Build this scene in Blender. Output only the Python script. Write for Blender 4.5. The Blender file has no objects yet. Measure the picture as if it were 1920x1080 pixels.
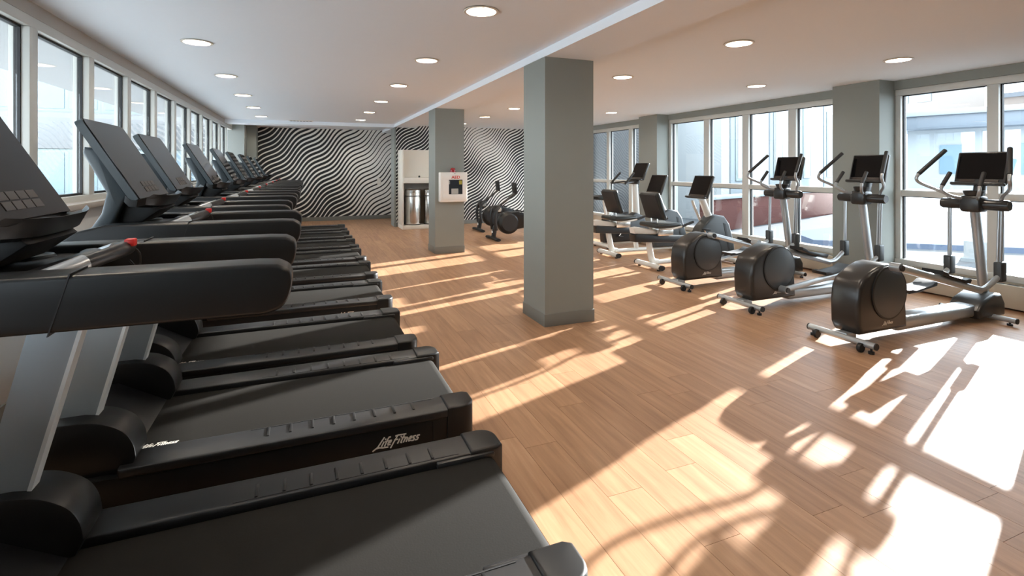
import bpy, bmesh, math, random
from mathutils import Vector, Matrix
random.seed(7)
D = bpy.data
C = bpy.context.scene.collection
scene = bpy.context.scene

# ------------------------------------------------------------------ camera
F_PX, CX, HY, CAM_H = 950.0, 960.0, 316.0, 1.45
YAW = math.atan(385.0 / 950.0)
cam_d = D.cameras.new('camera')
cam = D.objects.new('camera', cam_d)
C.objects.link(cam)
cam_d.sensor_fit = 'HORIZONTAL'
cam_d.sensor_width = 36.0
cam_d.lens = F_PX / 1920.0 * 36.0
cam_d.shift_y = -(540.0 - HY) / 1920.0
cam_d.clip_start = 0.05
cam_d.clip_end = 500
cam.location = (0, 0, CAM_H)
cam.rotation_euler = (math.pi / 2, 0, -YAW)
scene.camera = cam

# ------------------------------------------------------------------ world, sun, exposure
w = D.worlds.new('world')
scene.world = w
w.use_nodes = True
bg = w.node_tree.nodes['Background']
bg.inputs[0].default_value = (0.78, 0.89, 1.0, 1)
bg.inputs[1].default_value = 4.5
sun_d = D.lights.new('sun', 'SUN')
sun = D.objects.new('sun', sun_d)
C.objects.link(sun)
SUN_DIR = Vector((math.cos(math.radians(18.5)), math.sin(math.radians(18.5)), 0.271)).normalized()
sun.rotation_euler = SUN_DIR.to_track_quat('Z', 'Y').to_euler()
sun.location = (30, 10, 12)
sun_d.energy = 14.5
sun_d.angle = math.radians(0.53)
sun_d.color = (1.0, 0.98, 0.97)
vs = scene.view_settings
vs.view_transform = 'Standard'
vs.look = 'None'
vs.exposure = 1.32
vs.gamma = 1.0
vs.use_curve_mapping = False
LAMP_STRENGTH = 115.0
scene.cycles.max_bounces = 10
scene.cycles.diffuse_bounces = 6
scene.cycles.glossy_bounces = 4
scene.cycles.transparent_max_bounces = 16
scene.cycles.sample_clamp_indirect = 6.0
scene.cycles.caustics_reflective = False
scene.cycles.caustics_refractive = False

# ------------------------------------------------------------------ materials
def lin(c):
    return tuple(((v / 255.0) / 12.92 if v / 255.0 <= 0.04045 else ((v / 255.0 + 0.055) / 1.055) ** 2.4) for v in c)

def new_mat(name):
    m = D.materials.new(name)
    m.use_nodes = True
    return m, m.node_tree.nodes, m.node_tree.links, m.node_tree.nodes['Principled BSDF']

def mat(name, rgb, rough=0.5, metal=0.0, spec=0.5, noise=0.0, nscale=30.0, bump=0.0, coat=0.0, srgb=True):
    m, n, l, p = new_mat(name)
    c = lin(rgb) if srgb else rgb
    p.inputs['Base Color'].default_value = (*c, 1)
    p.inputs['Roughness'].default_value = rough
    p.inputs['Metallic'].default_value = metal
    p.inputs['Specular IOR Level'].default_value = spec
    p.inputs['Coat Weight'].default_value = coat
    if noise or bump:
        tc = n.new('ShaderNodeTexCoord')
        nt = n.new('ShaderNodeTexNoise')
        nt.inputs['Scale'].default_value = nscale
        nt.inputs['Detail'].default_value = 4
        l.new(tc.outputs['Object'], nt.inputs['Vector'])
        if noise:
            mx = n.new('ShaderNodeMix')
            mx.data_type = 'RGBA'
            mx.inputs[6].default_value = (*[v * (1 - noise) for v in c], 1)
            mx.inputs[7].default_value = (*[min(1, v * (1 + noise)) for v in c], 1)
            l.new(nt.outputs['Fac'], mx.inputs[0])
            l.new(mx.outputs[2], p.inputs['Base Color'])
        if bump:
            b = n.new('ShaderNodeBump')
            b.inputs['Strength'].default_value = bump
            b.inputs['Distance'].default_value = 0.002
            l.new(nt.outputs['Fac'], b.inputs['Height'])
            l.new(b.outputs['Normal'], p.inputs['Normal'])
    return m

def emit_mat(name, rgb, s):
    m, n, l, p = new_mat(name)
    p.inputs['Base Color'].default_value = (*rgb, 1)
    p.inputs['Emission Color'].default_value = (*rgb, 1)
    p.inputs['Emission Strength'].default_value = s
    return m

def math_node(n, l, op, a, b=None, clamp=False):
    x = n.new('ShaderNodeMath')
    x.operation = op
    x.use_clamp = clamp
    for i, v in enumerate((a, b)):
        if v is None:
            continue
        if isinstance(v, (int, float)):
            x.inputs[i].default_value = v
        else:
            l.new(v, x.inputs[i])
    return x.outputs[0]

def glass_mat(name, tint, refl=1.0):
    m, n, l, p = new_mat(name)
    n.remove(p)
    out = n['Material Output']
    tr = n.new('ShaderNodeBsdfTransparent')
    tr.inputs[0].default_value = (*tint, 1)
    gl = n.new('ShaderNodeBsdfGlossy')
    gl.inputs['Color'].default_value = (1, 1, 1, 1)
    gl.inputs['Roughness'].default_value = 0.0
    geo = n.new('ShaderNodeNewGeometry')
    dt = n.new('ShaderNodeVectorMath')
    dt.operation = 'DOT_PRODUCT'
    l.new(geo.outputs['Normal'], dt.inputs[0])
    l.new(geo.outputs['Incoming'], dt.inputs[1])
    c = math_node(n, l, 'SUBTRACT', 1.0, math_node(n, l, 'ABSOLUTE', dt.outputs['Value']))
    k = math_node(n, l, 'MULTIPLY', math_node(n, l, 'POWER', c, 5.0), 0.9)
    k = math_node(n, l, 'MULTIPLY', math_node(n, l, 'ADD', k, 0.045), refl, True)
    mx = n.new('ShaderNodeMixShader')
    l.new(k, mx.inputs[0])
    l.new(tr.outputs[0], mx.inputs[1])
    l.new(gl.outputs[0], mx.inputs[2])
    l.new(mx.outputs[0], out.inputs['Surface'])
    return m

def floor_mat():
    m, n, l, p = new_mat('wood_plank_floor')
    geo = n.new('ShaderNodeNewGeometry')
    oi = n.new('ShaderNodeObjectInfo')
    r = math_node(n, l, 'ADD', oi.outputs['Random'], geo.outputs['Random Per Island'])
    r = math_node(n, l, 'FRACT', r)
    mp = n.new('ShaderNodeMapping')
    mp.inputs['Scale'].default_value = (26.0, 1.6, 1.0)
    off = n.new('ShaderNodeCombineXYZ')
    l.new(math_node(n, l, 'MULTIPLY', r, 37.0), off.inputs[0])
    l.new(math_node(n, l, 'MULTIPLY', r, 91.0), off.inputs[1])
    l.new(geo.outputs['Position'], mp.inputs['Vector'])
    l.new(off.outputs[0], mp.inputs['Location'])
    nt = n.new('ShaderNodeTexNoise')
    nt.inputs['Scale'].default_value = 1.0
    nt.inputs['Detail'].default_value = 6
    nt.inputs['Roughness'].default_value = 0.6
    nt.inputs['Distortion'].default_value = 0.4
    l.new(mp.outputs[0], nt.inputs['Vector'])
    g = math_node(n, l, 'ADD', math_node(n, l, 'MULTIPLY', nt.outputs['Fac'], 0.75), math_node(n, l, 'MULTIPLY', r, 0.15))
    cr = n.new('ShaderNodeValToRGB')
    e = cr.color_ramp.elements
    e[0].position = 0.25
    e[0].color = (*lin((146, 108, 80)), 1)
    e[1].position = 0.85
    e[1].color = (*lin((203, 168, 136)), 1)
    x = e.new(0.55)
    x.color = (*lin((178, 138, 105)), 1)
    l.new(g, cr.inputs[0])
    l.new(cr.outputs[0], p.inputs['Base Color'])
    p.inputs['Roughness'].default_value = 0.40
    p.inputs['Specular IOR Level'].default_value = 0.35
    b = n.new('ShaderNodeBump')
    b.inputs['Strength'].default_value = 0.12
    b.inputs['Distance'].default_value = 0.002
    l.new(nt.outputs['Fac'], b.inputs['Height'])
    l.new(b.outputs['Normal'], p.inputs['Normal'])
    return m

def stripe_mat(name, period, slope, amp, wl, seed, grad):
    """black wavy lines of changing thickness printed on a pale wall covering"""
    m, n, l, p = new_mat(name)
    geo = n.new('ShaderNodeNewGeometry')
    sp = n.new('ShaderNodeSeparateXYZ')
    l.new(geo.outputs['Position'], sp.inputs[0])
    X, Z = sp.outputs[0], sp.outputs[2]
    ph = math_node(n, l, 'ADD', X, math_node(n, l, 'MULTIPLY', Z, 0.45))
    wob = math_node(n, l, 'MULTIPLY', math_node(n, l, 'SINE', math_node(n, l, 'ADD', math_node(n, l, 'MULTIPLY', ph, 2 * math.pi / wl), seed)), amp)
    s = math_node(n, l, 'SUBTRACT', math_node(n, l, 'ADD', Z, wob), math_node(n, l, 'MULTIPLY', X, slope))
    s = math_node(n, l, 'DIVIDE', s, period)
    tri = math_node(n, l, 'ABSOLUTE', math_node(n, l, 'SUBTRACT', math_node(n, l, 'FRACT', s), 0.5))
    nt = n.new('ShaderNodeTexNoise')
    nt.inputs['Scale'].default_value = 0.75
    nt.inputs['Detail'].default_value = 1.5
    off = n.new('ShaderNodeVectorMath')
    off.operation = 'ADD'
    off.inputs[1].default_value = (seed * 3.1, 0, seed)
    l.new(geo.outputs['Position'], off.inputs[0])
    l.new(off.outputs[0], nt.inputs['Vector'])
    # black share of each line pair: bold at the lower window side, thin towards the upper far corner
    tx = math_node(n, l, 'MULTIPLY', X, grad[0])
    tz = math_node(n, l, 'MULTIPLY', Z, grad[1])
    wd = math_node(n, l, 'ADD', math_node(n, l, 'ADD', tx, tz), grad[2])
    wd = math_node(n, l, 'ADD', wd, math_node(n, l, 'MULTIPLY', math_node(n, l, 'SUBTRACT', nt.outputs['Fac'], 0.5), grad[3]))
    wd = math_node(n, l, 'MINIMUM', math_node(n, l, 'MAXIMUM', wd, 0.07), 0.36)
    d = math_node(n, l, 'SUBTRACT', tri, wd)
    d = math_node(n, l, 'MULTIPLY', d, 14.0)
    d = math_node(n, l, 'ADD', d, 0.5, True)
    mx = n.new('ShaderNodeMix')
    mx.data_type = 'RGBA'
    mx.inputs[6].default_value = (0.006, 0.006, 0.007, 1)
    mx.inputs[7].default_value = (*lin((238, 235, 228)), 1)
    l.new(d, mx.inputs[0])
    l.new(mx.outputs[2], p.inputs['Base Color'])
    p.inputs['Roughness'].default_value = 0.6
    return m

M = {}
M['ceiling'] = mat('ceiling_paint', (240, 247, 254), 0.9, noise=0.01)
M['grey_wall'] = mat('grey_wall_paint', (138, 142, 137), 0.7, noise=0.02, nscale=6)
M['grey_base'] = mat('grey_baseboard_vinyl', (118, 119, 114), 0.55)
M['white_wall'] = mat('offwhite_panel_paint', (200, 200, 198), 0.6)
M['header'] = mat('beige_window_header', (178, 172, 164), 0.6)
M['ledge'] = mat('window_ledge_stone', (188, 180, 170), 0.4, noise=0.04, nscale=12)
M['frame'] = mat('window_frame_aluminium', (206, 206, 200), 0.35, 0.0)
M['gasket'] = mat('black_window_gasket', (18, 18, 18), 0.6)
M['glass'] = glass_mat('window_glass', (0.965, 0.98, 0.978), 1.0)
M['floor'] = floor_mat()
M['subfloor'] = mat('dark_floor_joint', (70, 48, 36), 0.8)
M['stripes_a'] = stripe_mat('striped_wall_covering_wide', 0.145, 0.90, 0.075, 1.15, 0.4, (-0.065, -0.03, 0.36, 0.35))
M['stripes_b'] = stripe_mat('striped_wall_covering_fine', 0.093, 0.88, 0.06, 0.95, 2.2, (0.0, 0.0, 0.24, 0.9))
M['black'] = mat('black_plastic', (26, 26, 27), 0.42, noise=0.05, nscale=40)
M['black_matte'] = mat('black_matte_plastic', (20, 20, 21), 0.6)
M['satin'] = mat('satin_black_plastic', (22, 22, 22), 0.38, spec=0.35)
M['belt'] = mat('running_belt_rubber', (33, 31, 28), 0.75, spec=0.1, noise=0.08, nscale=150, bump=0.15)
M['screen'] = mat('glossy_dark_screen', (15, 15, 16), 0.06, spec=0.22)
M['cgrey'] = mat('blue_grey_console_plastic', (52, 60, 64), 0.4)
M['silver'] = mat('silver_painted_metal', (172, 176, 178), 0.32, 0.55)
M['upright'] = mat('brushed_silver_upright', (164, 174, 181), 0.36, 0.25)
M['edge'] = mat('bright_metal_edge', (236, 240, 240), 0.3, 0.2)
M['white_metal'] = mat('white_painted_tube', (215, 214, 208), 0.35)
M['chrome'] = mat('stainless_steel', (215, 212, 206), 0.26, 1.0)
M['shroud'] = mat('charcoal_shroud_plastic', (50, 54, 56), 0.38)
M['housing'] = mat('dark_housing_plastic', (40, 38, 36), 0.30)
M['grip'] = mat('dark_rubber_grip', (30, 27, 26), 0.6)
M['vinyl'] = mat('dark_seat_vinyl', (34, 38, 37), 0.35)
M['red'] = mat('red_safety_plastic', (214, 44, 38), 0.35)
M['logo'] = mat('white_printed_logo', (225, 218, 205), 0.5)
M['key'] = mat('grey_keypad_buttons', (66, 63, 59), 0.4)
M['keydim'] = mat('brown_tray_pad', (60, 48, 40), 0.4)
M['laminate'] = mat('white_laminate', (226, 220, 208), 0.45)
M['aed_white'] = mat('white_enamel_metal', (232, 229, 222), 0.4)
M['aed_red'] = mat('red_lettering', (205, 50, 44), 0.5)
M['beacon'] = mat('dark_red_beacon_lens', (140, 18, 30), 0.15, coat=0.5)
M['aed_dark'] = mat('dark_navy_case', (28, 38, 52), 0.4)
M['yellow'] = mat('yellow_label', (196, 186, 80), 0.5)
M['paper'] = mat('grey_paper_label', (190, 188, 182), 0.6)
M['trim_ring'] = mat('downlight_trim_ring', (226, 220, 208), 0.4)
M['reflector'] = mat('downlight_reflector', (205, 195, 180), 0.2, 0.7)
M['lamp'] = emit_mat('downlight_lamp', (1.0, 0.91, 0.79), LAMP_STRENGTH)
M['vent'] = mat('grille_dark', (92, 92, 90), 0.6)
M['convector'] = mat('convector_beige_metal', (196, 184, 164), 0.5)
M['concrete'] = mat('terrace_concrete', (186, 184, 181), 0.85, noise=0.1, nscale=1.5)
M['facade_white'] = mat('white_facade_render', (136, 140, 142), 0.9, spec=0.1, noise=0.02, nscale=0.6)
M['facade_pale'] = mat('pale_blue_grey_panel', (118, 125, 129), 0.8, spec=0.1)
M['facade_grey'] = mat('blue_grey_roofing', (84, 91, 98), 0.6)
M['office_panel'] = mat('office_white_panel', (108, 109, 110), 0.7)
M['facade_tan'] = mat('tan_far_masonry', (112, 104, 98), 0.8)
M['brick_red'] = mat('dusty_red_masonry', (70, 46, 43), 0.9, spec=0.05, noise=0.12, nscale=3)
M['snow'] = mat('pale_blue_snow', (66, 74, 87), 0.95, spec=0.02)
M['far_glass'] = mat('far_window_glass', (92, 112, 122), 0.12, spec=0.8)
M['far_frame'] = mat('far_window_frame', (122, 134, 135), 0.5)
M['dark_out'] = mat('dark_backdrop', (20, 23, 25), 0.5)  # for the added dark block behind the far panes
M['bounce_white'] = mat('bright_bounce_surface', (225, 228, 232), 0.85, noise=0.04, nscale=0.8)  # bright ground added as a light reflector
M['roofing'] = mat('grey_roof_membrane', (76, 78, 80), 0.95, spec=0.02, noise=0.12, nscale=1.2)
M['soffit'] = mat('exterior_soffit', (150, 150, 150), 0.8)

# ------------------------------------------------------------------ mesh helpers
def link(o, parent=None):
    C.objects.link(o)
    if parent is not None:
        o.parent = parent
    return o

def smooth_by_angle(me, ang=35):
    bm = bmesh.new()
    bm.from_mesh(me)
    a = math.radians(ang)
    for f in bm.faces:
        f.smooth = True
    for e in bm.edges:
        if len(e.link_faces) == 2:
            e.smooth = e.calc_face_angle(0) < a
    bm.to_mesh(me)
    bm.free()

class MB:
    def __init__(self):
        self.bm = bmesh.new()

    def _merge(self, tmp, mtx=None):
        if mtx is not None:
            bmesh.ops.transform(tmp, matrix=mtx, verts=tmp.verts)
        me = D.meshes.new('tmp')
        tmp.to_mesh(me)
        tmp.free()
        self.bm.from_mesh(me)
        D.meshes.remove(me)
        return self

    def box(self, x0, x1, y0, y1, z0, z1, bev=0.0, seg=2, mtx=None):
        t = bmesh.new()
        bmesh.ops.create_cube(t, size=1)
        for v in t.verts:
            v.co = Vector(((x0 + x1) / 2 + v.co.x * (x1 - x0), (y0 + y1) / 2 + v.co.y * (y1 - y0), (z0 + z1) / 2 + v.co.z * (z1 - z0)))
        if bev > 0:
            bmesh.ops.bevel(t, geom=list(t.edges), offset=bev, segments=seg, profile=0.5, affect='EDGES')
        return self._merge(t, mtx)

    def prism(self, pts, y0, y1, bev=0.0, seg=2, mtx=None, axis='y'):
        """side profile (x,z) extruded along y"""
        t = bmesh.new()
        a = [t.verts.new((p[0], y0, p[1])) for p in pts]
        b = [t.verts.new((p[0], y1, p[1])) for p in pts]
        n = len(pts)
        t.faces.new(a)
        t.faces.new(list(reversed(b)))
        for i in range(n):
            j = (i + 1) % n
            t.faces.new((a[j], a[i], b[i], b[j]))
        bmesh.ops.recalc_face_normals(t, faces=t.faces)
        if bev > 0:
            caps = [e for e in t.edges if len({v.co.y for v in e.verts}) == 1]
            bmesh.ops.bevel(t, geom=caps, offset=bev, segments=seg, profile=0.5, affect='EDGES', clamp_overlap=True)
        if axis == 'x':
            bmesh.ops.transform(t, matrix=Matrix.Rotation(-math.pi / 2, 4, 'Z'), verts=t.verts)
        return self._merge(t, mtx)

    def tube(self, pts, r, seg=10, ry=None, smooth=0):
        """round tube along a polyline; r may be a list"""
        pts = [Vector(p) for p in pts]
        if smooth:
            pts = catmull(pts, smooth)
        n = len(pts)
        rs = r if isinstance(r, (list, tuple)) else [r] * n
        if len(rs) != n:
            rs = [rs[0] + (rs[-1] - rs[0]) * i / (n - 1) for i in range(n)]
        t = bmesh.new()
        rings = []
        up = None
        for i, p in enumerate(pts):
            d = (pts[min(i + 1, n - 1)] - pts[max(i - 1, 0)]).normalized()
            if up is None:
                up = Vector((0, 0, 1)) if abs(d.z) < 0.9 else Vector((0, 1, 0))
            side = d.cross(up).normalized()
            up = side.cross(d).normalized()
            rings.append([t.verts.new(p + side * math.cos(2 * math.pi * k / seg) * (ry if ry else rs[i]) + up * math.sin(2 * math.pi * k / seg) * rs[i]) for k in range(seg)])
        for a, b in zip(rings[:-1], rings[1:]):
            for k in range(seg):
                j = (k + 1) % seg
                t.faces.new((a[k], a[j], b[j], b[k]))
        t.faces.new(list(reversed(rings[0])))
        t.faces.new(rings[-1])
        bmesh.ops.recalc_face_normals(t, faces=t.faces)
        return self._merge(t)

    def lathe(self, prof, center, axis='z', seg=24):
        """profile (radius, height) turned about an axis through center"""
        t = bmesh.new()
        rings = []
        for r, h in prof:
            if r < 1e-5:
                rings.append([t.verts.new((0, 0, h))])
            else:
                rings.append([t.verts.new((r * math.cos(2 * math.pi * k / seg), r * math.sin(2 * math.pi * k / seg), h)) for k in range(seg)])
        for a, b in zip(rings[:-1], rings[1:]):
            for k in range(seg):
                j = (k + 1) % seg
                q = [a[k % len(a)], a[j % len(a)], b[j % len(b)], b[k % len(b)]]
                u = []
                for v in q:
                    if v not in u:
                        u.append(v)
                if len(u) > 2:
                    t.faces.new(u)
        bmesh.ops.recalc_face_normals(t, faces=t.faces)
        m = Matrix.Identity(4)
        if axis == 'y':
            m = Matrix.Rotation(-math.pi / 2, 4, 'X')
        elif axis == 'x':
            m = Matrix.Rotation(math.pi / 2, 4, 'Y')
        return self._merge(t, Matrix.Translation(Vector(center)) @ m)

    def quad(self, a, b, c, d):
        self.bm.faces.new([self.bm.verts.new(v) for v in (a, b, c, d)])
        return self

    def mesh(self, name, m):
        me = D.meshes.new(name)
        self.bm.to_mesh(me)
        self.bm.free()
        me.materials.append(m)
        smooth_by_angle(me)
        return me

    def build(self, name, m, parent=None, loc=None):
        o = D.objects.new(name, self.mesh(name, m))
        if loc is not None:
            o.location = loc
        return link(o, parent)

def catmull(pts, k):
    out = []
    n = len(pts)
    for i in range(n - 1):
        p0, p1, p2, p3 = pts[max(i - 1, 0)], pts[i], pts[i + 1], pts[min(i + 2, n - 1)]
        for s in range(k):
            t = s / k
            out.append(0.5 * ((2 * p1) + (-p0 + p2) * t + (2 * p0 - 5 * p1 + 4 * p2 - p3) * t * t + (-p0 + 3 * p1 - 3 * p2 + p3) * t ** 3))
    out.append(pts[-1])
    return out

def B(name, m, parent, *a, **k):
    return MB().box(*a, **k).build(name, M[m], parent)

def empty(name, loc=(0, 0, 0), rz=0.0):
    o = D.objects.new(name, None)
    o.empty_display_size = 0.1
    o.location = loc
    o.rotation_euler = (0, 0, rz)
    return link(o)

def tag(o, label, cat, group=None):
    o['label'] = label
    o['category'] = cat
    if group:
        o['group'] = group
    return o

def struct(o):
    o['kind'] = 'structure'
    return o

def copy_tree(o, parent=None):
    c = o.copy()
    link(c)
    c.parent = parent
    for ch in list(o.children):
        copy_tree(ch, c)
    return c

def share(o, name, parent, loc=(0, 0, 0), rot=None, scale=None):
    c = D.objects.new(name, o.data)
    c.location = loc
    if rot:
        c.rotation_euler = rot
    if scale:
        c.scale = scale
    return link(c, parent)

def text_mesh(body, size, name):
    cu = D.curves.new(name, 'FONT')
    cu.body = body
    cu.size = size
    cu.extrude = size * 0.02
    cu.offset = size * 0.02
    cu.align_x = 'CENTER'
    o = D.objects.new(name, cu)
    C.objects.link(o)
    dg = bpy.context.evaluated_depsgraph_get()
    me = D.meshes.new_from_object(o.evaluated_get(dg))
    D.objects.remove(o)
    return me

# hand-lettered maker's logo: strokes of a slanted brush script, unit cap height, lying in x / z
LOGO = [
    [(0.45, 1.05), (0.12, 0.05), (-0.28, -0.28)], [(0.02, -0.06), (0.35, -0.02), (0.75, -0.10), (1.35, -0.12)],          # L with its tail
    [(0.62, 0.55), (0.55, 0.08)], [(0.68, 0.78), (0.70, 0.86)],                                                          # i
    [(1.18, 0.98), (1.02, 0.98), (0.95, 0.78), (0.90, 0.05)], [(0.78, 0.55), (1.12, 0.58)],                              # f
    [(1.18, 0.32), (1.45, 0.40), (1.45, 0.58), (1.28, 0.58), (1.18, 0.32), (1.25, 0.10), (1.50, 0.14)],                  # e
    [(2.0, 0.98), (1.86, 0.45), (1.72, -0.28)], [(1.75, 0.98), (2.05, 1.02), (2.95, 1.0)], [(1.82, 0.55), (2.2, 0.55)],   # F with its long bar
    [(2.42, 0.55), (2.36, 0.08)], [(2.48, 0.74), (2.50, 0.82)],                                                          # i
    [(2.80, 0.95), (2.70, 0.12), (2.85, 0.08)], [(2.62, 0.62), (3.0, 0.64)],                                             # t
    [(3.08, 0.58), (3.04, 0.08)], [(3.06, 0.40), (3.22, 0.58), (3.36, 0.50), (3.34, 0.08)],                              # n
    [(3.55, 0.32), (3.82, 0.40), (3.82, 0.58), (3.65, 0.58), (3.55, 0.32), (3.62, 0.10), (3.86, 0.14)],                  # e
    [(4.28, 0.56), (4.05, 0.56), (4.02, 0.38), (4.24, 0.28), (4.20, 0.08), (3.98, 0.08)],                                # s
    [(4.72, 0.56), (4.49, 0.56), (4.46, 0.38), (4.68, 0.28), (4.64, 0.08), (4.40, 0.08)],                                # s
]

def logo_mesh(h, wd=0.075):
    bm = bmesh.new()
    for st in LOGO:
        p = [Vector((x + 0.42 * z, 0, z)) for x, z in st]
        for a, b in zip(p[:-1], p[1:]):
            d = (b - a).normalized()
            s = Vector((-d.z, 0, d.x)) * wd
            a2, b2 = a - d * wd * 0.5, b + d * wd * 0.5
            f = bm.faces.new([bm.verts.new(v * h) for v in (a2 + s, b2 + s, b2 - s, a2 - s)])
    me = D.meshes.new('logo')
    ret = bmesh.ops.extrude_face_region(bm, geom=list(bm.faces))
    for v in [g for g in ret['geom'] if isinstance(g, bmesh.types.BMVert)]:
        v.co.y -= 0.0008
    bmesh.ops.recalc_face_normals(bm, faces=bm.faces)
    bm.to_mesh(me)
    bm.free()
    me.materials.append(M['logo'])
    return me

# ================================================================== STRUCTURE
XL, XR = -1.68, 6.75            # faces of the two window walls
YN, YB, YB2 = -2.2, 12.8, 15.0   # wall behind the camera, striped walls
CL, CR, CB = 2.55, 2.53, 2.475   # ceilings and the beam between them

# floor: slab, then planks
fl = struct(B('floor', 'subfloor', None, XL - 0.15, XR + 0.15, YN - 0.1, YB2 + 0.1, -0.12, -0.004))
PW, PL, GAP = 0.182, 1.22, 0.0016
F2 = (math.sin(YAW), math.cos(YAW))
R2 = (math.cos(YAW), -math.sin(YAW))
planks = []
i = 0
x = XL
while x < XR - 0.01:
    x1 = min(x + PW, XR)
    y = YN - random.random() * PL
    while y < YB2 - 0.01:
        a, b = max(y, YN), min(y + PL, YB2)
        if b - a > 0.03:
            planks.append((x + GAP / 2, x1 - GAP / 2, a + GAP / 2, b - GAP / 2))
        y += PL
    x = x1

def seen(pk):
    cx, cy = (pk[0] + pk[1]) / 2, (pk[2] + pk[3]) / 2
    best = 0
    for sx in (pk[0], pk[1]):
        for sy in (pk[2], cy, pk[3]):
            dep = sx * F2[0] + sy * F2[1]
            lat = sx * R2[0] + sy * R2[1]
            if dep > 0.3:
                u = CX + F_PX * lat / dep
                v = HY + F_PX * CAM_H / dep
                if -20 < u < 1940 and v < 1090:
                    hid = sx < 0.62 and 1.2 < sy < 12.2     # under the row of treadmills
                    best = max(best, (0.15 if hid else 1.0) / (dep * dep))
    return best
planks.sort(key=seen, reverse=True)
cache = {}
for k, (a, b, c, d) in enumerate(planks[:295]):
    key = (round(b - a, 4), round(d - c, 4))
    if key not in cache:
        t = MB().box(-key[0] / 2, key[0] / 2, -key[1] / 2, key[1] / 2, -0.006, 0.0)
        cache[key] = t.mesh('plank', M['floor'])
    o = D.objects.new('plank', cache[key])
    o.location = ((a + b) / 2, (c + d) / 2, 0)
    link(o, fl)
rest = bmesh.new()
for (a, b, c, d) in planks[295:]:
    v = [rest.verts.new(p) for p in ((a, c, 0), (b, c, 0), (b, d, 0), (a, d, 0))]
    rest.faces.new(v)
me = D.meshes.new('distant_planks')
rest.to_mesh(me)
rest.free()
me.materials.append(M['floor'])
dp = link(D.objects.new('distant_planks', me), fl)
dp['kind'] = 'stuff'

# ceilings with real holes for the downlights
LIGHTS_L = [(-0.885, y) for y in (1.70, 3.41, 5.11, 6.83, 8.53, 10.18, 11.85, 13.9)] + [(1.13, y) for y in (-0.05, 1.65, 3.36, 5.09, 6.77, 8.49, 10.19, 11.87, 13.9)]
LIGHTS_R = [(3.45, y) for y in (1.6, 3.31, 5.04, 6.73, 8.41, 10.02, 11.7)] + [(5.44, y) for y in (1.5, 3.22, 4.93, 8.33, 10.02, 11.7)]
RL = 0.108

def ceiling(name, x0, x1, y0, y1, z, lights):
    o = MB().box(x0, x1, y0, y1, z, z + 0.25).build(name, M['ceiling'])
    cut = MB()
    for lx, ly in lights:
        cut.lathe([(0, -0.1), (RL, -0.1), (RL, 0.085), (0, 0.085)], (lx, ly, z), seg=32)
    c = cut.build('cutter', M['ceiling'])
    md = o.modifiers.new('b', 'BOOLEAN')
    md.object = c
    md.operation = 'DIFFERENCE'
    md.solver = 'EXACT'
    dg = bpy.context.evaluated_depsgraph_get()
    me = D.meshes.new_from_object(o.evaluated_get(dg))
    o.modifiers.clear()
    o.data = me
    me.materials.clear()
    me.materials.append(M['ceiling'])
    for p in me.polygons:
        p.use_smooth = False
    D.objects.remove(c)
    return struct(o)
ceiling('ceiling', XL - 0.1, 2.02, YN - 0.1, YB2 + 0.1, CL, LIGHTS_L)
ceiling('ceiling', 2.53, XR + 0.1, YN - 0.1, YB2 + 0.1, CR, LIGHTS_R)
struct(B('beam', 'ceiling', None, 2.02, 2.53, YN, YB2 + 0.1, CB, CB + 0.3))
struct(B('beam', 'ceiling', None, XL, 2.02, 12.75, 13.25, 2.47, 2.7))

# columns with baseboards
def column(y0, y1):
    o = struct(B('column', 'grey_wall', None, 2.02, 2.53, y0, y1, 0, CB + 0.002))
    B('baseboard', 'grey_base', o, 2.012, 2.538, y0 - 0.008, y1 + 0.008, 0, 0.115, bev=0.003)
    # left face carries the taller head up to the higher ceiling
    return o
column(4.18, 4.67)
column(8.45, 8.94)

# back walls
wb = struct(B('wall_back', 'stripes_b', None, 2.06, XR + 0.1, YB, YB + 0.04, 0.1, 2.6))
B('wall_core', 'grey_wall', wb, 2.03, XR + 0.1, YB + 0.04, YB + 0.5, 0, 2.6)
B('wall_end', 'grey_wall', wb, 2.02, 2.06, YB - 0.02, YB + 0.5, 0, 2.6)
struct(B('baseboard_back', 'grey_base', None, 2.012, XR, YB - 0.014, YB + 0.02, 0, 0.1))
struct(B('wall_far', 'stripes_a', None, -1.2, 4.2, YB2, YB2 + 0.1, 0.1, 2.75))
struct(B('baseboard_far', 'grey_base', None, -1.2, 4.2, YB2 - 0.014, YB2 + 0.08, 0, 0.11))
struct(B('pilaster', 'grey_wall', None, XL - 0.1, -1.42, 14.0, YB2 + 0.1, 0, 2.7))
struct(B('pilaster', 'grey_wall', None, -1.42, -1.2, 14.55, YB2 + 0.1, 0, 2.7))
struct(B('wall_passage', 'grey_wall', None, 4.2, 4.3, YB + 0.5, YB2 + 0.1, 0, 2.7))
struct(B('wall_near', 'grey_wall', None, XL - 0.1, XR + 0.1, YN - 0.1, YN, 0, 2.7))
sw = MB().box(-0.055, 0.055, -0.008, 0, -0.09, 0.09, bev=0.004).build('light_switch', M['laminate'], None, (1.94, YB2, 1.08))
MB().box(-0.02, 0.02, -0.014, -0.006, -0.04, 0.04, bev=0.003).build('rocker', M['aed_white'], sw)
tag(sw, 'white wall switch plate on the wide-striped wall beside the grey wall end', 'switch')

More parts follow.
